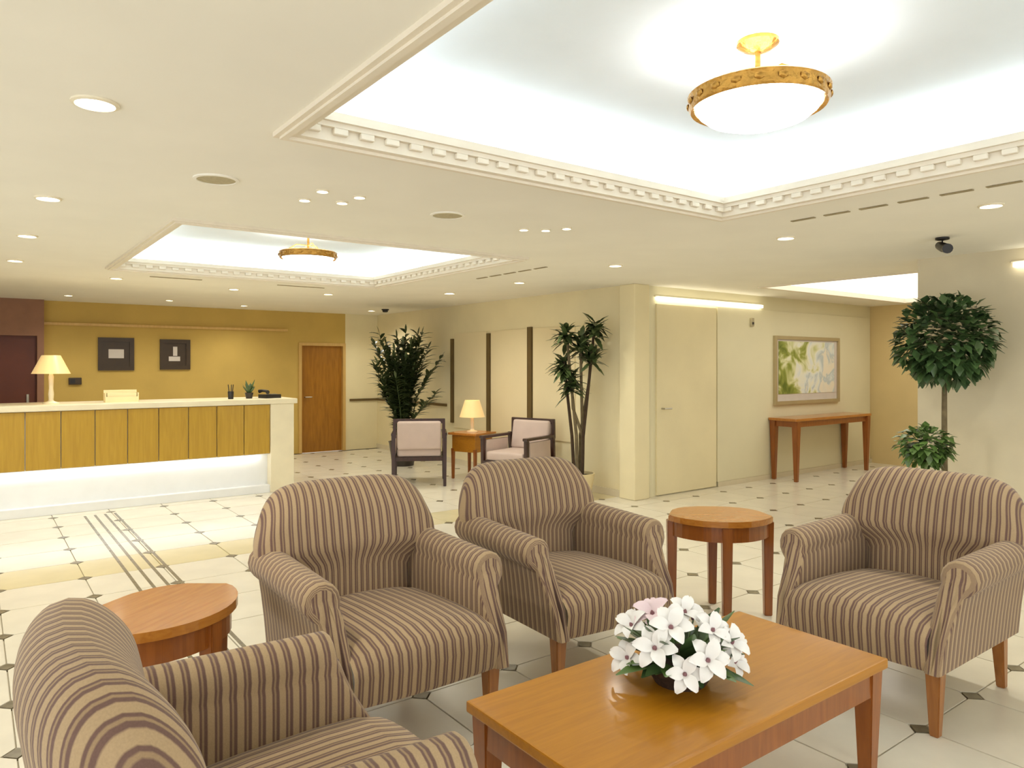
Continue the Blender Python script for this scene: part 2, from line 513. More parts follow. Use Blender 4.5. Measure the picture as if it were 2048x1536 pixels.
# wall with the dark strips (runs away to the left behind the small lounge)
bm = B(); box(bm, 5.9, 6.05, 5.66, VMAX + .15, 0, CEIL)
wall_right = struct(mesh_obj('wall_right', bm, 'wall_cream'))
for v, z0, z1, w in ((7.50, 0.60, 2.0, .085), (8.45, 0.52, 1.95, .07), (9.42, 0.62, 1.90, .06)):
    mesh_obj('wall_strip', bx(5.865, 5.9, v - w / 2, v + w / 2, z0, z1, bev=.004), 'strip', wall_right)
for v0, v1 in ((6.62, 7.44), (7.56, 8.40), (8.50, 9.37)):
    mesh_obj('wall_panel', bx(5.885, 5.9, v0, v1, 0.55, 1.98, bev=.004), 'panel_cream', wall_right)
mesh_obj('dado_rail', bx(5.88, 5.9, 9.6, 12.0, 0.86, 0.90), 'strip', wall_right)
mesh_obj('wall_rail', bx(DU1 + .08, 5.88, 11.98, 12.0, 0.86, 0.90), 'strip', wall_back_end)
struct(mesh_obj('baseboard_right', bx(5.885, 5.9, 5.72, 12.0, 0, 0.08), 'wall_grey'))
# corner pilaster
pil = struct(mesh_obj('trim_2', bx(5.86, 6.10, 5.60, 5.84, 0, CEIL, bev=.012), 'wall_cream'))
# wall with door, picture and console
bm = B(); box(bm, 6.05, UMAX + .15, 5.66, 5.81, 0, CEIL)
wall_front = struct(mesh_obj('wall_front', bm, 'wall_pale'))
d2 = struct(mesh_obj('door_2', bx(6.26, 7.33, 5.635, 5.66, 0.012, 2.2, bev=.004), 'wall_cream'))
mesh_obj('door_handle', tube(B(), [(6.34, 5.635, 1.0), (6.34, 5.59, 1.0), (6.46, 5.59, 1.0)], .010, 8), 'steel', d2)
mesh_obj('wall_panel', bx(7.36, 11.05, 5.64, 5.66, 0.06, 2.22, bev=.004), 'wall_pale', wall_front)
struct(mesh_obj('baseboard_front', bx(7.36, 11.1, 5.628, 5.64, 0, 0.06), 'wall_grey'))
wall_end = struct(mesh_obj('wall_end', bx(UMAX, UMAX + .15, 2.89, 5.66, 0, CEIL), 'wall_tan'))
bm = B(); box(bm, 6.47, 6.62, VMIN, 2.89, 0, CEIL); box(bm, 6.62, UMAX + .15, 2.74, 2.89, 0, CEIL)
wall_near = struct(mesh_obj('wall_near', bm, 'wall_grey'))
struct(mesh_obj('wall_left', bx(-3.6, -3.45, 6.0, 11.85, 0, CEIL), 'wall_gold'))

# ------------------------------------------------------------------ ceiling fittings
dl0 = {}
def downlight(u, v, r, label, watts=DOWN_W, size='l'):
    e = empty('downlight', (u, v, CEIL), 0, label, 'ceiling light', 'round recessed downlights')
    if r not in dl0:
        bm = B()
        n = 24
        prof = [(r, 0.0), (r, -0.006), (r * 0.84, -0.010), (r * 0.80, -0.002), (r * 0.80, 0.0)]
        ring = mesh_obj('trim_ring', lathe(bm, prof, n, cap=False), 'trimwhite', e, True)
        lens = mesh_obj('lens', lathe(B(), [(r * .80, -0.001), (r * .8, -0.003), (r * .4, -0.006), (0.002, -0.007)], n), 'lens', e, True)
        dl0[r] = (ring, lens)
    else:
        ring, lens = dl0[r]
        share(ring, e, (0, 0, 0)); share(lens, e, (0, 0, 0))
    if watts:
        ld = bpy.data.lights.new('downlight_beam', 'SPOT')
        ld.energy = watts; ld.color = (1.0, 0.98, 0.89); ld.spot_size = radians(150); ld.spot_blend = 0.9
        ld.shadow_soft_size = 0.06
        lo = bpy.data.objects.new('downlight_beam', ld)
        COL.objects.link(lo); lo.parent = e; lo.location = (0, 0, -0.03)
    return e
downlight(0.34, 2.85, .075, 'large bright downlight in the upper left corner of the ceiling')
downlight(0.33, 4.62, .065, 'second downlight from the top along the left side of the ceiling')
downlight(0.31, 6.05, .065, 'third downlight from the top along the left side of the ceiling')
downlight(0.30, 7.55, .065, 'last downlight along the left side, beside the far coffer corner')
downlight(1.20, 8.46, .065, 'downlight just below the left corner of the far coffer')
downlight(2.49, 8.85, .065, 'downlight below the middle of the far coffer')
downlight(3.62, 8.75, .065, 'downlight below the right part of the far coffer')
downlight(4.80, 7.75, .075, 'downlight above the fan palm, right of the far coffer')
downlight(4.78, 6.28, .065, 'downlight right of the far coffer, above the lounge lamp')
downlight(4.66, 4.69, .065, 'downlight between the far coffer and the corner pilaster')
downlight(4.61, 2.95, .065, 'downlight beyond the near coffer corner, above the cream door')
downlight(4.60, 1.66, .065, 'downlight at the right edge of the ceiling beside the slot vents')
downlight(5.30, 11.0, .065, 'small downlight near the far back corner above the brown door', 22)
downlight(2.20, 10.9, .055, 'downlight above the right framed notice behind the counter', 22)
downlight(1.00, 10.9, .055, 'downlight behind the counter near the maroon doorway', 22)
downlight(3.30, 11.2, .055, 'downlight behind the counter nearest the brown door', 22)
for i, (u, v, lab) in enumerate(((1.45, 3.58, 'tiny spotlight above the others in the left ceiling cluster'), (1.45, 3.83, 'leftmost tiny spotlight of the left ceiling cluster'),
                 (1.64, 3.77, 'lowest tiny spotlight of the left ceiling cluster'), (1.66, 3.59, 'rightmost tiny spotlight of the left ceiling cluster'),
                 (2.93, 3.80, 'left tiny spotlight of the right ceiling cluster'), (3.06, 3.73, 'middle tiny spotlight of the right ceiling cluster'),
                 (3.13, 3.60, 'right tiny spotlight of the right ceiling cluster'))):
    downlight(u, v, .034, lab, 0)['group'] = 'tiny ceiling spotlights'

def speaker(u, v, label):
    e = empty('ceiling_speaker', (u, v, CEIL), 0, label, 'speaker', 'ceiling speakers')
    mesh_obj('rim', lathe(B(), [(.105, 0), (.105, -.006), (.09, -.008), (.088, 0)], 28, cap=False), 'ceiling', e, True)
    mesh_obj('grille', lathe(B(), [(.089, -.001), (.089, -.004), (.05, -.006), (.002, -.007)], 28), 'grille', e, True)
speaker(0.95, 3.67, 'round flush ceiling speaker left of the spotlight cluster')
speaker(2.29, 3.72, 'round flush ceiling speaker between the two spotlight clusters')

def slot_vent(u, v0, v1, n, label, along='v'):
    e = empty('slot_diffuser', (u, v0, CEIL), 0, label, 'air vent', 'ceiling slot diffusers')
    L = (v1 - v0) / n
    for k in range(n):
        a, b = k * L + 0.03, (k + 1) * L - 0.03
        if along == 'v': mesh_obj('slot', bx(-.014, .014, a, b, -.006, -.0005, bev=.002, seg=1), 'slot', e)
        else: mesh_obj('slot', bx(a, b, -.014, .014, -.006, -.0005, bev=.002, seg=1), 'slot', e)
slot_vent(4.11, 1.1, 2.62, 7, 'dashed slot vent right of the near coffer')
slot_vent(4.22, 5.1, 6.3, 5, 'dashed slot vent right of the far coffer')
e = empty('slot_diffuser', (0, 0, CEIL), 0, 'dashed slot vent beyond the far coffer, above the counter', 'air vent', 'ceiling slot diffusers')
for a, b in ((1.45, 1.95), (2.75, 3.3)):
    mesh_obj('slot', bx(a, b, 8.08, 8.108, -.006, -.0005, bev=.002, seg=1), 'slot', e)

# security camera
e = empty('security_camera', (5.5, 2.29, CEIL), radians(20), 'black security camera hanging from the ceiling at upper right', 'camera')
mesh_obj('base_plate', lathe(B(), [(.045, 0), (.045, -.014), (.03, -.018)], 18), 'black', e, True)
mesh_obj('bracket', tube(B(), [(0, 0, -.015), (0, 0, -.05), (-.02, 0, -.065)], .010, 8), 'black', e, True)
mesh_obj('body', tube(B(), [(.07, .02, -.045), (-.03, -.01, -.075), (-.09, -.03, -.09)], [.030, .034, .030], 12), 'black', e, True)
mesh_obj('lens_hood', tube(B(), [(-.088, -.029, -.089), (-.115, -.037, -.096)], [.034, .034], 12), 'black', e, True)
# smoke detector
e = empty('smoke_detector', (5.35, 10.6, CEIL), 0, 'small dark smoke detector on the ceiling by the far corner', 'smoke detector')
mesh_obj('base', lathe(B(), [(.06, 0), (.06, -.015), (.05, -.02)], 18), 'black', e, True)
mesh_obj('chamber', lathe(B(), [(.045, -.02), (.045, -.04), (.03, -.05)], 18), 'black', e, True)

# bowl lamps hanging in the coffers
def bowl_lamp(u, v, label):
    top = CEIL + 0.28
    e = empty('bowl_pendant', (u, v, top), 0, label, 'ceiling lamp', 'gold rimmed bowl lamps in the coffers')
    z = -(top - 2.462)
    mesh_obj('canopy', lathe(B(), [(.075, 0), (.075, -.012), (.05, -.03), (.018, -.04)], 24), 'gold', e, True)
    mesh_obj('stem', tube(B(), [(0, 0, -.035), (0, 0, z + .02)], .010, 10), 'gold', e, True)
    for k in range(3):
        a = 2 * pi * k / 3 + 0.5
        mesh_obj('arm', tube(B(), [(0, 0, z + .09), (.10 * cos(a), .10 * sin(a), z + .10), (.235 * cos(a), .235 * sin(a), z + .02)], .006, 6), 'gold', e, True)
    mesh_obj('bowl', lathe(B(), [(.222, z + .012), (.221, z - .012), (.210, z - .036), (.18, z - .060), (.13, z - .078), (.07, z - .088), (.02, z - .091)], 36), 'bowl', e, True)
    rim = mesh_obj('rim', lathe(B(), [(.224, z - .020), (.238, z - .026), (.246, z - .012), (.243, z + .012), (.250, z + .026), (.238, z + .034), (.226, z + .024), (.224, z - .020)], 48, cap=False), 'gold', e, True)
    b0 = None
    for k in range(20):
        a = 2 * pi * k / 20
        loc = (.247 * cos(a), .247 * sin(a), z + .002)
        if b0 is None:
            bm = B(); bmesh.ops.create_icosphere(bm, subdivisions=1, radius=.013, matrix=Matrix.Diagonal((.6, 1.5, 1.1, 1)))
            b0 = mesh_obj('rosette', bm, 'gold', rim, True); b0.location = loc; b0.rotation_euler = (0, 0, a)
        else: share(b0, rim, loc, (0, 0, a))
bowl_lamp(2.30, 1.585, 'large gold rimmed bowl lamp glowing in the near ceiling coffer')
bowl_lamp(2.38, 6.20, 'gold rimmed bowl lamp in the far ceiling coffer toward the counter')

# linear wall lamps
e = empty('linear_wall_light', (6.26, 5.66, 2.26), 0, 'long lit linear lamp above the cream door', 'wall light', 'linear wall lamps')
mesh_obj('diffuser', bx(0, 2.0, -.05, -.008, -.018, .018, bev=.004), 'linear', e)
mesh_obj('housing', bx(-.02, 2.02, -.022, 0, .018, .03), 'trimwhite', e)
e = empty('linear_wall_light', (6.47, 0.2, 2.27), 0, 'short lit linear lamp on the wall at the right edge', 'wall light', 'linear wall lamps')
mesh_obj('diffuser', bx(-.05, -.008, 0, 1.97, -.018, .018, bev=.004), 'linear', e)
mesh_obj('housing', bx(-.022, 0, -.02, 1.99, .018, .03), 'trimwhite', e)

# ------------------------------------------------------------------ reception counter
CV = 8.55
rc = empty('reception_counter', (0, CV, 0), 0, 'long oak panelled reception counter with a glowing white base', 'counter')
mesh_obj('countertop', bx(-2.6, 3.14, -.03, .72, 1.04, 1.10, bev=.008), 'stone', rc)
core = mesh_obj('carcass', bx(-2.6, 2.82, .03, .62, .45, 1.04), 'white', rc)
pw = 0.30
k = 0
u = 2.82
while u > -2.5:
    a = u - pw
    mesh_obj('oak_panel', bx(a + .004, u - .004, 0.0, .03, .46, 1.035, bev=.003, seg=1), 'oak', rc)
    u = a
mesh_obj('end_post', bx(2.82, 3.10, -.02, .66, 0, 1.04, bev=.008), 'stone', rc)
mesh_obj('base_panel', bx(-2.6, 2.82, .10, .14, 0.0, .45), 'white', rc)
mesh_obj('base_step', bx(-2.6, 2.82, .0, .10, 0.0, .09, bev=.004), 'white', rc)
mesh_obj('light_tube', tube(B(), [(-2.5, .055, .425), (2.72, .055, .425)], .012, 8), 'counter_tube', rc)

def table_lamp(name_loc, rz, label, H, rb, rt, hs, power, tone='stone'):
    e = empty('table_lamp', name_loc, rz, label, 'lamp')
    mesh_obj('base', lathe(B(), [(.075, 0), (.075, .012), (.03, .025), (.022, .04)], 20), tone, e, True)
    mesh_obj('stem', lathe(B(), [(.022, .035), (.026, .10), (.020, .16), (.024, H - hs - .03), (.012, H - hs + .02)], 16), tone, e, True)
    mesh_obj('lamp_shade', lathe(B(), [(rb, H - hs), (rt, H), (rt - .006, H), (rb - .006, H - hs + .002)], 28, cap=False), 'shade', e, True)
    mesh_obj('bulb', lathe(B(), [(.012, H - hs), (.03, H - hs * .6), (.02, H - hs * .3), (.004, H - hs * .2)], 12), 'shade', e, True)
    ld = bpy.data.lights.new('lamp_light', 'POINT'); ld.energy = power; ld.color = (1, .75, .42); ld.shadow_soft_size = .05
    lo = bpy.data.objects.new('lamp_light', ld); COL.objects.link(lo); lo.parent = e; lo.location = (0, 0, H - hs * .45)
table_lamp((0.66, CV + .32, 1.10), 0, 'cream table lamp with a conical shade on the reception counter', .50, .175, .085, .19, 0.9)

# brochure box on the counter
e = empty('brochure_box', (1.30, CV + .28, 1.10), 0, 'low cream brochure box in the middle of the counter', 'box')
bm = B(); box(bm, -.16, .16, -.07, .07, 0, .012); box(bm, -.16, .16, .058, .07, .012, .13); box(bm, -.16, -.15, -.07, .058, .012, .10); box(bm, .15, .16, -.07, .058, .012, .10); box(bm, -.15, .15, -.07, -.06, .012, .06)
mesh_obj('tray', bm, 'paper', e)
mesh_obj('leaflets', bx(-.14, .14, -.05, .045, .012, .10), 'paper', e)
# pen stand
e = empty('pen_holder', (2.44, CV + .25, 1.10), 0, 'small dark pen holder on the right part of the counter', 'pen holder')
mesh_obj('cup', lathe(B(), [(.030, 0), (.034, .09), (.029, .09), (.026, .012)], 16, cap=True), 'black', e, True)
for k, (dx, dy) in enumerate(((.012, 0), (-.010, .008), (0, -.012))):
    mesh_obj('pen', tube(B(), [(dx, dy, .015), (dx * 2.4, dy * 2.4, .17)], .005, 6), 'black', e, True)
# small desk plant
def leaf_mesh(bm, base, tip, w, bend=0.0, seg=4):
    base = Vector(base); tip = Vector(tip)
    d = tip - base; L = d.length; d.normalize()
    side = d.cross(Vector((0, 0, 1)))
    if side.length < .05: side = Vector((1, 0, 0))
    side.normalize(); nrm = side.cross(d)
    prev = None
    for i in range(seg + 1):
        t = i / seg
        ww = w * (sin(pi * min(1, t * .92 + .06)) ** .8)
        c = base + d * L * t - Vector((0, 0, 1)) * bend * t * t + nrm * 0
        l = bm.verts.new(c - side * ww + nrm * ww * .25); m_ = bm.verts.new(c); r = bm.verts.new(c + side * ww + nrm * ww * .25)
        if prev:
            bm.faces.new((prev[0], prev[1], m_, l)); bm.faces.new((prev[1], prev[2], r, m_))
        prev = (l, m_, r)
    return bm
e = empty('desk_plant', (2.66, CV + .28, 1.10), 0, 'little dark leafed plant between pens and telephone on counter', 'plant')
mesh_obj('pot', lathe(B(), [(.035, 0), (.05, .07), (.044, .07), (.04, .055)], 18), 'pot', e, True)
for k in range(14):
    a = 2.4 * k; r = .05 + .05 * random.random(); z = .14 + .09 * random.random()
    mesh_obj('leaf', leaf_mesh(B(), (.01 * cos(a), .01 * sin(a), .05), (r * cos(a), r * sin(a), z), .018), 'leaf', e, True)
# telephone
e = empty('telephone', (2.90, CV + .26, 1.10), radians(12), 'black desk telephone at the right end of the counter', 'telephone')
bm = B(); pr = prism(bm, [(-.10, -.09), (.10, -.09), (.10, .09), (-.10, .09)], 0, .045)
mesh_obj('body', bm, 'black', e)
mesh_obj('handset', tube(B(), [(-.085, -.10, .075), (-.07, -.06, .085), (-.07, .05, .09), (-.085, .09, .08)], [.024, .016, .016, .024], 10), 'black', e, True)
for r in range(3):
    for c in range(3):
        mesh_obj('key', bx(-.01 + c * .03, .012 + c * .03, -.05 + r * .03, -.03 + r * .03, .045, .05), 'steel', e)

# framed notices and intercom on the back wall
def notice(u, w, z0, z1, label, inner):
    e = empty('framed_notice', (u, 12.0, (z0 + z1) / 2), 0, label, 'picture', 'framed notices behind the counter')
    h = (z1 - z0) / 2
    bm = B(); f = .06
    box(bm, -w, w, -.03, 0, h - f, h); box(bm, -w, w, -.03, 0, -h, -h + f); box(bm, -w, -w + f, -.03, 0, -h + f, h - f); box(bm, w - f, w, -.03, 0, -h + f, h - f)
    mesh_obj('frame', bm, 'frame_dark', e)
    mesh_obj('mat_board', bx(-w + f, w - f, -.012, 0, -h + f, h - f), 'frame_dark', e)
    for (a, b, c, d) in inner:
        mesh_obj('print', bx(a, b, -.016, -.012, c, d), 'mount', e)
notice(1.70, .235, 1.42, 1.90, 'left dark framed notice with a white oblong centre', [(-.10, .10, -.06, .07)])
notice(2.50, .215, 1.43, 1.89, 'right dark framed notice with a small irregular white centre', [(-.03, .03, -.02, .12), (-.09, .07, -.10, -.03)])
for u in (1.40, 2.0):
    pass
e = empty('intercom', (1.18, 12.0, 1.27), 0, 'small dark brown wall intercom right of the counter lamp', 'intercom')
mesh_obj('case', bx(-.08, .08, -.035, 0, -.05, .05, bev=.008), 'frame_dark', e)
mesh_obj('speaker_grille', bx(-.06, 0, -.04, -.033, -.03, .03), 'black', e)

# ------------------------------------------------------------------ wall picture, sensor, console
e = empty('framed_painting', (9.32, 5.64, 1.43), 0, 'framed green and white watercolour above the console table', 'picture')
w, h, f = .80, .46, .045
bm = B()
box(bm, -w, w, -.04, 0, h - f, h); box(bm, -w, w, -.04, 0, -h, -h + f); box(bm, -w, -w + f, -.04, 0, -h + f, h - f); box(bm, w - f, w, -.04, 0, -h + f, h - f)
mesh_obj('frame', bm, 'brass_strip', e)
mesh_obj('mat_board', bx(-w + f, w - f, -.014, 0, -h + f, h - f), 'mount', e)
mesh_obj('canvas', bx(-w + .10, w - .12, -.02, -.014, -h + .14, h - .07), 'picture', e)
e = empty('wall_sensor', (8.04, 5.64, 2.05), 0, 'tiny dark sensor high on the pale wall left of the painting', 'sensor')
mesh_obj('case', bx(-.03, .03, -.03, 0, -.055, .055, bev=.008), 'grille', e)
mesh_obj('eye', bx(-.015, .015, -.036, -.03, -.03, 0), 'black', e)

e = empty('console_table', (9.35, 5.43, 0), 0, 'slender reddish wood console table under the painting', 'table')
mesh_obj('table_top', bx(-.95, .95, -.20, .20, .775, .81, bev=.006), 'side_top', e)
bm = B(); box(bm, -.90, .90, -.172, -.152, .70, .775); box(bm, -.90, .90, .152, .172, .70, .775); box(bm, -.90, -.88, -.152, .152, .70, .775); box(bm, .88, .90, -.152, .152, .70, .775)
mesh_obj('apron', bm, 'table_leg', e)
for x in (-.88, .88):
    for y in (-.16, .16):
        mesh_obj('leg', taper_leg(B(), x, y, 0, .775, .045, .085), 'table_leg', e)

# ------------------------------------------------------------------ armchairs
def uv_grid(bm, uvl, P, uvf, closed_u=False):
    """P: 2D list of coordinates -> quads with uv from uvf(i, j, co)"""
    V = [[bm.verts.new(c) for c in row] for row in P]
    ni, nj = len(P), len(P[0])
    for i in range(ni - 1):
        for j in range(nj - (0 if closed_u else 1)):
            j2 = (j + 1) % nj
            f = bm.faces.new((V[i][j], V[i][j2], V[i + 1][j2], V[i + 1][j]))
            for l, (a, b) in zip(f.loops, ((i, j), (i, j + 1), (i + 1, j + 1), (i + 1, j))):
                l[uvl].uv = uvf(a, b, l.vert.co)
    return V

def smoothstep(a, b, x):
    t = max(0, min(1, (x - a) / (b - a))); return t * t * (3 - 2 * t)

def chair_backrest():
    bm = B(); uvl = bm.loops.layers.uv.new('UVMap')
    nu, nv = 32, 26
    z0 = 0.285
    S = [sin(pi / 2 * (-1 + 2 * j / nu)) for j in range(nu + 1)]
    T = [0.25 * (i / nv) + 0.75 * sin(pi / 2 * i / nv) for i in range(nv + 1)]
    def pos(s, t, side):
        # s in -1..1 across, t 0..1 up; the head is a wide rounded pillow above the arms
        ztop = 0.968 - 0.135 * abs(s) ** 6.5
        z = z0 + (ztop - z0) * t
        zz = z0 + (0.972 - z0) * t
        head = smoothstep(.585, .70, zz)
        w = 0.31 + 0.125 * head - 0.030 * smoothstep(.80, .972, zz)
        x = s * w
        edge = max(0.0, 1 - abs(s) ** 7) ** .5
        topr = max(0.0, 1 - max(0, (t - .78) / .22) ** 2) ** .5
        th = (0.082 + 0.026 * head) * edge * topr
        yc = 0.315 + 0.16 * (z - z0) - 0.36 * x * x * head
        bul = -0.022 * sin(pi * min(1, max(0, (zz - .45) / .5))) * edge if side < 0 else 0
        return (x, yc + side * th + bul * topr, z)
    for side in (-1, 1):
        P = [[pos(q, t, side) for q in S] for t in T]
        SS = S
        if side > 0:
            P = [list(reversed(r_)) for r_ in P]; SS = list(reversed(S))
        uv_grid(bm, uvl, P, lambda i, j, co, SS=SS: (SS[j] * .42 + 1, T[i]))
    bmesh.ops.remove_doubles(bm, verts=bm.verts, dist=.0008)
    bmesh.ops.recalc_face_normals(bm, faces=bm.faces)
    return bm

def chair_seat():
    bm = B(); uvl = bm.loops.layers.uv.new('UVMap')
    prof = [(.30, .43), (.20, .452), (.0, .468), (-.2, .474), (-.33, .47), (-.395, .452), (-.428, .42), (-.436, .38), (-.430, .33), (-.424, .285), (-.415, .268), (-.36, .27), (.30, .29)]
    nx = 16
    P = []
    for (y, z) in prof:
        row = []
        for j in range(nx + 1):
            s = -1 + 2 * j / nx
            x = s * .315
            crown = .022 * (1 - s ** 2) * (1 if z > .40 else 0)
            fb = -.018 * (1 - s ** 2) if y < -.38 else 0
            zz = z + crown - (.018 * abs(s) ** 6 if z > .4 else 0)
            row.append((x, y + fb, zz))
        P.append(row)
    uv_grid(bm, uvl, P, lambda i, j, co: (co.x + 1, i * .05))
    bmesh.ops.holes_fill(bm, edges=[e_ for e_ in bm.edges if e_.is_boundary], sides=0)
    bmesh.ops.recalc_face_normals(bm, faces=bm.faces)
    return bm

def chair_arm(sgn):
    bm = B(); uvl = bm.loops.layers.uv.new('UVMap')
    sec = [(.300, .27), (.300, .40), (.298, .53), (.300, .585)]
    cx, cz, r = .372, .630, .073
    for k in range(11):
        a = radians(205 - k * 25.5)
        sec.append((cx + r * cos(a), cz + r * sin(a)))
    sec += [(.398, .56), (.388, .50), (.376, .40), (.364, .27)]
    n = 12
    def yf(z): return -.425 + .155 * smoothstep(.30, .66, z)
    P = []
    def ring(t, shrink=0.0, push=0.0):
        row = []
        ccx, ccz = .345, .47
        for (x, z) in sec:
            zr = z + .015 * t * smoothstep(.5, .6, z)
            X = x + (ccx - x) * shrink; Z = zr + ((cz if z > .56 else z) - zr) * shrink
            if z > .55 : X = x + (cx - x) * shrink
            y = yf(z) * (1 - t) + .37 * t + push
            row.append((sgn * X, y, Z))
        return row
    P.append(ring(0, .75, -.020)); P.append(ring(0, .35, -.018)); P.append(ring(0, .10, -.010))
    for i in range(n + 1): P.append(ring(i / n))
    V = uv_grid(bm, uvl, P, lambda i, j, co: ((co.y + 1) if i >= 2 else (co.x * 1.0 + 1), j * .03), closed_u=True)
    for row, rev in ((V[0], False), (V[-1], True)):
        f = bm.faces.new(row if rev else list(reversed(row)))
        for l in f.loops: l[uvl].uv = (l.vert.co.x + 1, l.vert.co.z)
    bmesh.ops.recalc_face_normals(bm, faces=bm.faces)
    return bm

def chair_frame():
    bm = B(); uvl = bm.loops.layers.uv.new('UVMap')
    box(bm, -.335, .335, -.40, .385, .262, .33, bev=.015)
    for f in bm.faces:
        for l in f.loops: l[uvl].uv = (l.vert.co.x + l.vert.co.y + 2, l.vert.co.z)
    return bm

def make_armchair():
    e = empty('armchair', (0, 0, 0))
    mesh_obj('seat', chair_seat(), 'stripe', e, True, 60)
    mesh_obj('backrest', chair_backrest(), 'stripe', e, True, 80)
    for sgn in (-1, 1):
        mesh_obj('arm', chair_arm(sgn), 'stripe', e, True, 60)
    mesh_obj('base_frame', chair_frame(), 'stripe', e, True, 40)
    for sgn in (-1, 1):
        mesh_obj('leg', taper_leg(B(), sgn * .318, -.365, 0, .272, .036, .060, 0, 0), 'chairleg', e)
        mesh_obj('leg', taper_leg(B(), sgn * .300, .325, 0, .272, .036, .056, 0, .035), 'chairleg', e)
    return e
def copy_tree(src, loc, rz):
    c = src.copy(); COL.objects.link(c); c.location = loc; c.rotation_euler = (0, 0, rz)
    for ch in src.children:
        k_ = ch.copy(); COL.objects.link(k_); k_.parent = c
        for g in ch.children:
            q = g.copy(); COL.objects.link(q); q.parent = k_
    return c
GRP = 'striped armchairs around the coffee table'
a0 = make_armchair()
a0.location = (1.40, 2.82, 0)
tag(a0, 'striped taupe armchair in the middle, between the half hidden side table and another armchair', 'armchair', GRP)
c = copy_tree(a0, (2.47, 2.86, 0), radians(-3))
tag(c, 'striped taupe armchair farthest back, directly left of the rounded side table', 'armchair', GRP)
c = copy_tree(a0, (3.49, 1.645, 0), radians(-90))
tag(c, 'striped taupe armchair on the right in front of the topiary tree', 'armchair', GRP)
c = copy_tree(a0, (0.575, 1.70, 0), radians(90))
tag(c, 'striped taupe armchair at lower left, seen from its side and cut by the frame', 'armchair', GRP)

# ------------------------------------------------------------------ coffee table
e = empty('coffee_table', (1.935, 1.59, 0), 0, 'honey wood rectangular coffee table carrying the flower arrangement', 'table')
mesh_obj('table_top', bx(-.695, .695, -.315, .315, .415, .45, bev=.006), 'table', e)
bm = B()
box(bm, -.66, .66, -.295, -.270, .325, .415); box(bm, -.66, .66, .270, .295, .325, .415)
box(bm, -.675, -.65, -.27, .27, .325, .415); box(bm, .65, .675, -.27, .27, .325, .415)
mesh_obj('apron', bm, 'table_leg', e)
for x in (-.645, .645):
    for y in (-.265, .265):
        mesh_obj('leg', taper_leg(B(), x, y, 0, .415, .045, .075), 'table_leg', e)

# ------------------------------------------------------------------ corner side tables
def side_table(loc, rz, label):
    e = empty('side_table', loc, rz, label, 'table', 'rounded corner side tables')
    def outline(g):
        pts = []
        for k in range(17):
            a = radians(-152 + 124 * k / 16)
            pts.append(((.35 + g) * cos(a), .165 + (.35 + g) * 1.05 * sin(a)))
        for k in range(1, 14):
            x = .31 - .62 * k / 14
            pts.append((x * (.31 + g) / .31, .27 * (1 - abs(x / .31) ** 3.2) ** .6 + g))
        return pts
    mesh_obj('table_top', prism(B(), outline(0), .565, .60, .006), 'side_top', e)
    bm = B(); prism(bm, outline(-.022), .475, .565)
    mesh_obj('apron', bm, 'table_leg', e)
    for x, y in ((-.285, .02), (.285, .02), (0, -.165), (.0, .225)):
        mesh_obj('leg', taper_leg(B(), x, y, 0, .565, .045, .06), 'table_leg', e)
side_table((3.60, 2.74, 0), radians(-40), 'rounded side table between the farthest armchair and the right armchair')
side_table((0.60, 2.92, 0), radians(38), 'rounded side table half hidden behind the lower left armchair')

# ------------------------------------------------------------------ flower arrangement
fa = empty('flower_arrangement', (1.89, 1.60, .45), 0, 'low arrangement of white lilies and dark leaves on the coffee table', 'flowers')
mesh_obj('basket', lathe(B(), [(.085, 0), (.115, .05), (.12, .075), (.105, .075), (.09, .03)], 24), 'basket', fa, True)
mesh_obj('moss', lathe(B(), [(.105, .06), (.09, .085), (.05, .105), (.006, .112)], 18), 'soil', fa, True)
def petal_bm():
    bm = B(); L = .062; prev = None
    for i in range(6):
        t = i / 5
        w = .020 * sin(pi * (t * .86 + .08)) ** .9
        x = L * t; z = .030 * sin(t * 1.9) - .018 * t * t
        row = [bm.verts.new((x, -w, z + .006)), bm.verts.new((x, 0, z)), bm.verts.new((x, w, z + .006))]
        if prev:
            bm.faces.new((prev[0], row[0], row[1], prev[1])); bm.faces.new((prev[1], row[1], row[2], prev[2]))
        prev = row
    return bm
petal_src = {}
def flower(loc, direction, sc, pm):
    d = Vector(direction).normalized()
    q = d.to_track_quat('Z', 'Y').to_euler()
    core_ = mesh_obj('flower', lathe(B(), [(.003, -.012), (.009, 0), (.006, .012), (.002, .02)], 8), 'stamen', fa, True)
    core_.location = loc; core_.rotation_euler = q; core_.scale = (sc, sc, sc)
    for k in range(6):
        rot = (0, radians(-8 if k % 2 else 4), k * pi / 3)
        if pm not in petal_src:
            p_ = mesh_obj('petal', petal_bm(), pm, core_, True); p_.rotation_euler = rot
            petal_src[pm] = p_
        else: share(petal_src[pm], core_, (0, 0, 0), rot)
rnd = random.Random(4)
spots = []
for ring_r, hz, n, ph in ((.02, .235, 1, 0), (.105, .195, 4, .3), (.16, .14, 6, .1), (.17, .085, 4, .75)):
    for k in range(n):
        a = ph + 2 * pi * k / n + rnd.uniform(-.15, .15)
        spots.append((ring_r * cos(a), ring_r * sin(a), hz + rnd.uniform(-.02, .02)))
for k, (x, y, z) in enumerate(spots):
    flower((x, y, z), (x * 1.0 - .10, y * 1.0 - .14, .12 + z * .7), 1.02 + rnd.uniform(-.15, .18), 'petal_pink' if k in (2, 6, 11) else 'petal')
lv = []
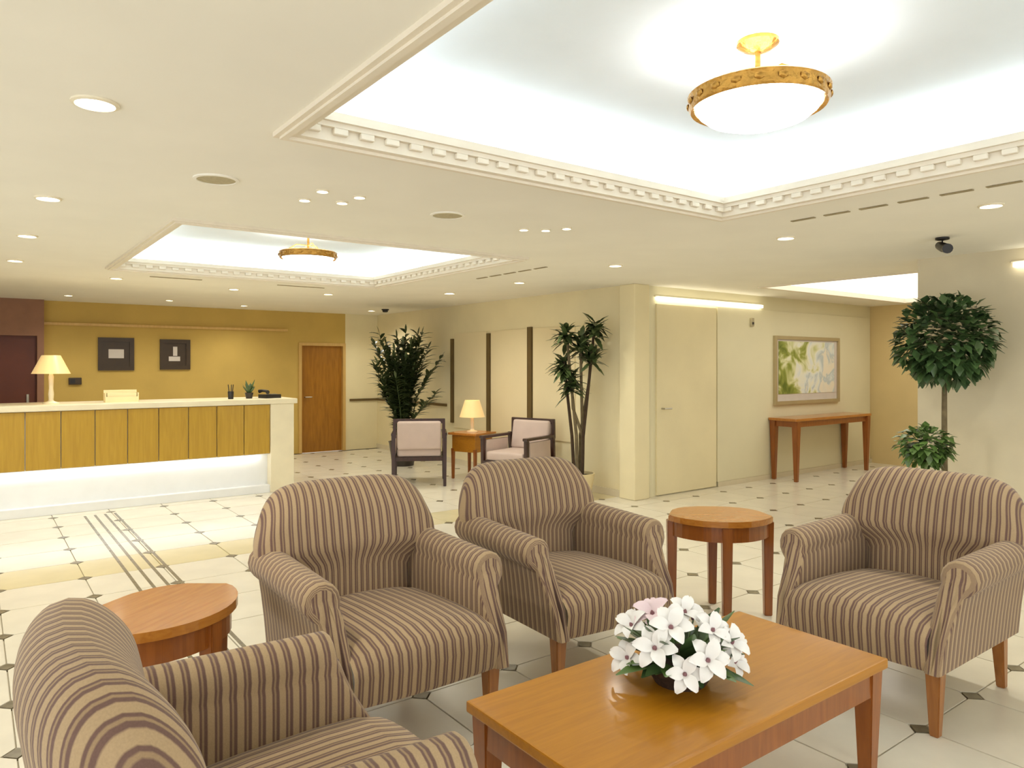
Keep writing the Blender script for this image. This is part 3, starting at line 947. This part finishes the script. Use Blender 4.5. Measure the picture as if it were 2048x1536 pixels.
for k in range(64):
    a = 2.399 * k; el = rnd.uniform(.0, .8); L = rnd.uniform(.16, .25)
    tip = (L * cos(a) * (1 - el * .35), L * sin(a) * (1 - el * .35), .055 + L * el)
    mesh_obj('leaf', leaf_mesh(B(), (.05 * cos(a), .05 * sin(a), .07), tip, .027 + .008 * rnd.random(), .012), 'leaf' if k % 3 else 'leaf2', fa, True)
for k in range(8):
    x, y, z = spots[k]
    mesh_obj('stem', tube(B(), [(x * .3, y * .3, .08), (x, y, z - .01)], .003, 5), 'leaf2', fa, True)

# ------------------------------------------------------------------ plants
def leaf_ball(center, R, n, lw, ll, squash=1.0, rng=None, fill=.45):
    bm = B()
    for k in range(n):
        z = 1 - 2 * (k + .5) / n; a = 2.39996 * k
        rr = sqrt(max(0, 1 - z * z)); d = Vector((rr * cos(a), rr * sin(a), z * squash))
        depth = R * (1 - fill * rng.random() ** 1.6)
        p = Vector(center) + d * depth
        out = (d + Vector((rng.uniform(-.9, .9), rng.uniform(-.9, .9), rng.uniform(-.7, .5)))).normalized()
        L = ll * rng.uniform(.75, 1.25)
        leaf_mesh(bm, p, p + out * L, lw * rng.uniform(.8, 1.2), .02, 2)
    return bm
rng = random.Random(11)
tp = empty('topiary_tree', (6.02, 2.49, 0), 0, 'ball shaped topiary tree on a bare trunk beside the right wall', 'tree')
mesh_obj('pot', lathe(B(), [(.12, 0), (.15, .30), (.158, .32), (.142, .32), (.135, .28)], 28), 'creampot', tp, True)
mesh_obj('soil', lathe(B(), [(.137, .27), (.13, .285), (.01, .29)], 20), 'soil', tp, True)
mesh_obj('trunk', tube(B(), [(0, 0, .27), (.008, .004, .7), (-.006, 0, 1.1), (0, 0, 1.62)], [.026, .022, .02, .016], 10), 'bark', tp, True)
f_ = mesh_obj('foliage', leaf_ball((0, 0, 1.70), .325, 1150, .034, .085, 1.0, rng, .55), 'leaf', tp, True); f_['kind'] = 'stuff'
sp_ = empty('potted_shrub', (5.72, 2.50, 0), 0, 'low round leafy shrub on a dark stem left of the topiary trunk', 'shrub')
mesh_obj('pot', lathe(B(), [(.10, 0), (.125, .34), (.13, .36), (.118, .36), (.112, .32)], 24), 'creampot', sp_, True)
mesh_obj('soil', lathe(B(), [(.114, .31), (.11, .325), (.01, .33)], 20), 'soil', sp_, True)
mesh_obj('stem', tube(B(), [(0, 0, .31), (-.01, 0, .6), (0, 0, .88)], [.022, .018, .014], 8), 'darkbark', sp_, True)
for k in range(6):
    a = k * 1.05
    mesh_obj('branch', tube(B(), [(0, 0, .72), (.07 * cos(a), .07 * sin(a), .82), (.13 * cos(a), .13 * sin(a), .88)], [.010, .008, .004], 6), 'darkbark', sp_, True)
f_ = mesh_obj('foliage', leaf_ball((0, 0, .90), .165, 300, .028, .075, .8, rng, .6), 'leaf2', sp_, True); f_['kind'] = 'stuff'

# fan palm by the wall strips
pp = empty('fan_palm', (5.18, 9.68, 0), 0, 'tall bushy dark green palm in a dark pot near the far corner', 'palm')
mesh_obj('pot', lathe(B(), [(.16, 0), (.21, .34), (.22, .36), (.20, .36), (.19, .31)], 24), 'pot', pp, True)
mesh_obj('soil', lathe(B(), [(.192, .30), (.18, .32), (.01, .325)], 20), 'soil', pp, True)
for k in range(40):
    a = 2.399 * k; sp = rng.uniform(.05, .58); H = rng.uniform(1.15, 2.05) - sp * .2
    bm = B()
    base = Vector((.05 * cos(a), .05 * sin(a), .32)); tip = Vector((sp * cos(a), sp * sin(a), H))
    mid = base.lerp(tip, .55) - Vector((cos(a), sin(a), 0)) * sp * .22
    pts = [base.lerp(mid, t / 3) if t <= 3 else mid.lerp(tip, (t - 3) / 4) for t in range(8)]
    tube(bm, pts, [.010] * 4 + [.007, .006, .004, .003], 5)
    for j in range(2, 8):
        for sgn in (-1, 1):
            for rep in range(3):
                p = pts[j] + (pts[j] - pts[j - 1]) * (-.33 * rep)
                d = (pts[j] - pts[j - 1]).normalized()
                sd = d.cross(Vector((rng.uniform(-.3, .3), rng.uniform(-.3, .3), 1))).normalized() * sgn
                L = .26 * (1 - .12 * abs(j - 5))
                leaf_mesh(bm, p, p + (d * .55 + sd * .75).normalized() * L, .030, .05, 3)
    leaf_mesh(bm, tip, tip + (tip - pts[-2]).normalized() * .16, .02, .02, 3)
    mesh_obj('frond', bm, 'palmleaf', pp, True)

# dracaena with bare stems beside the pilaster
dr = empty('dracaena_plant', (5.52, 6.12, 0), 0, 'tall dracaena with bare stems in a cream pot beside the corner pilaster', 'plant')
mesh_obj('pot', lathe(B(), [(.12, 0), (.165, .26), (.172, .28), (.155, .28), (.15, .24)], 24), 'creampot', dr, True)
mesh_obj('soil', lathe(B(), [(.152, .23), (.14, .25), (.01, .255)], 20), 'soil', dr, True)
heads = [((.02, -.01), (-.06, .08), 1.36, 'bark'), ((-.05, .04), (-.12, .14), 1.56, 'darkbark'), ((.05, .05), (.10, -.08), 1.66, 'bark'), ((-.02, .02), (-.10, .12), 1.90, 'bark'), ((.0, -.04), (.10, -.14), 1.98, 'darkbark'), ((.03, .0), (.02, .0), 1.80, 'bark')]
for (bx_, by_), (tx, ty), hz, bk in heads:
    mesh_obj('stem', tube(B(), [(bx_, by_, .24), (bx_ * 1.4, by_ * 1.4, .7), (tx * .8, ty * .8, hz - .35), (tx, ty, hz)], [.020, .018, .016, .012], 8), bk, dr, True)
    bm = B()
    for k in range(56):
        a = 2.399 * k; el = rng.uniform(-.6, 1.1); L = rng.uniform(.14, .24)
        d = Vector((cos(a) * cos(el), sin(a) * cos(el), sin(el)))
        zb = hz - rng.uniform(0, .18)
        leaf_mesh(bm, (tx, ty, zb), Vector((tx, ty, zb)) + d * L, .032, .04, 3)
    mesh_obj('leaf_head', bm, 'palmleaf', dr, True)

# ------------------------------------------------------------------ small lounge by the far wall
def lounge_chair(loc, rz, label):
    e = empty('lounge_chair', loc, rz, label, 'chair', 'dark framed lounge chairs')
    mesh_obj('seat_cushion', bx(-.27, .27, -.30, .26, .36, .47, bev=.03, seg=3), 'lavender', e, True, 50)
    o = mesh_obj('back_cushion', bx(-.27, .27, -.05, .06, 0, .36, bev=.035, seg=3), 'lavender', e, True, 50)
    o.location = (0, .25, .46); o.rotation_euler = (radians(-10), 0, 0)
    mesh_obj('seat_rail', bx(-.30, .30, -.31, .28, .31, .36, bev=.006), 'darkwood', e)
    for s_ in (-1, 1):
        mesh_obj('armrest', bx(s_ * .315 - .032, s_ * .315 + .032, -.33, .26, .62, .655, bev=.010), 'darkwood', e)
        mesh_obj('side_panel', bx(s_ * .315 - .018, s_ * .315 + .018, -.24, .20, .36, .60, bev=.008), 'lavender', e)
        mesh_obj('leg', taper_leg(B(), s_ * .315, -.29, 0, .62, .036, .05), 'darkwood', e)
        mesh_obj('leg', taper_leg(B(), s_ * .315, .27, 0, .66, .036, .05, 0, .04), 'darkwood', e)
    mesh_obj('top_rail', bx(-.30, .30, .30, .335, .78, .84, bev=.008), 'darkwood', e)
    mesh_obj('back_post', taper_leg(B(), -.30, .318, .60, .84, .04, .035), 'darkwood', e)
    mesh_obj('back_post', taper_leg(B(), .30, .318, .60, .84, .04, .035), 'darkwood', e)
lounge_chair((5.30, 6.98, 0), radians(-72), 'dark framed lounge chair with mauve cushions under the wall strips')
lounge_chair((4.58, 8.12, 0), radians(150), 'dark framed lounge chair with its back to the palm')
e = empty('lamp_table', (5.34, 8.05, 0), radians(20), 'small orange wood table between the two lounge chairs', 'table')
mesh_obj('table_top', bx(-.23, .23, -.23, .23, .58, .61, bev=.006), 'side_top', e)
mesh_obj('drawer_box', bx(-.19, .19, -.19, .19, .36, .58, bev=.004), 'table', e)
mesh_obj('knob', lathe(B(), [(.012, 0), (.014, .012), (.006, .02)], 10), 'steel', e, True, loc=(0, -.19, .47), rot=(radians(90), 0, 0))
for x in (-.18, .18):
    for y in (-.18, .18):
        mesh_obj('leg', taper_leg(B(), x, y, 0, .40, .032, .042), 'table_leg', e)
table_lamp((5.34, 8.05, .61), 0, 'glowing warm table lamp on the small lounge table', .42, .17, .10, .22, 1.2)
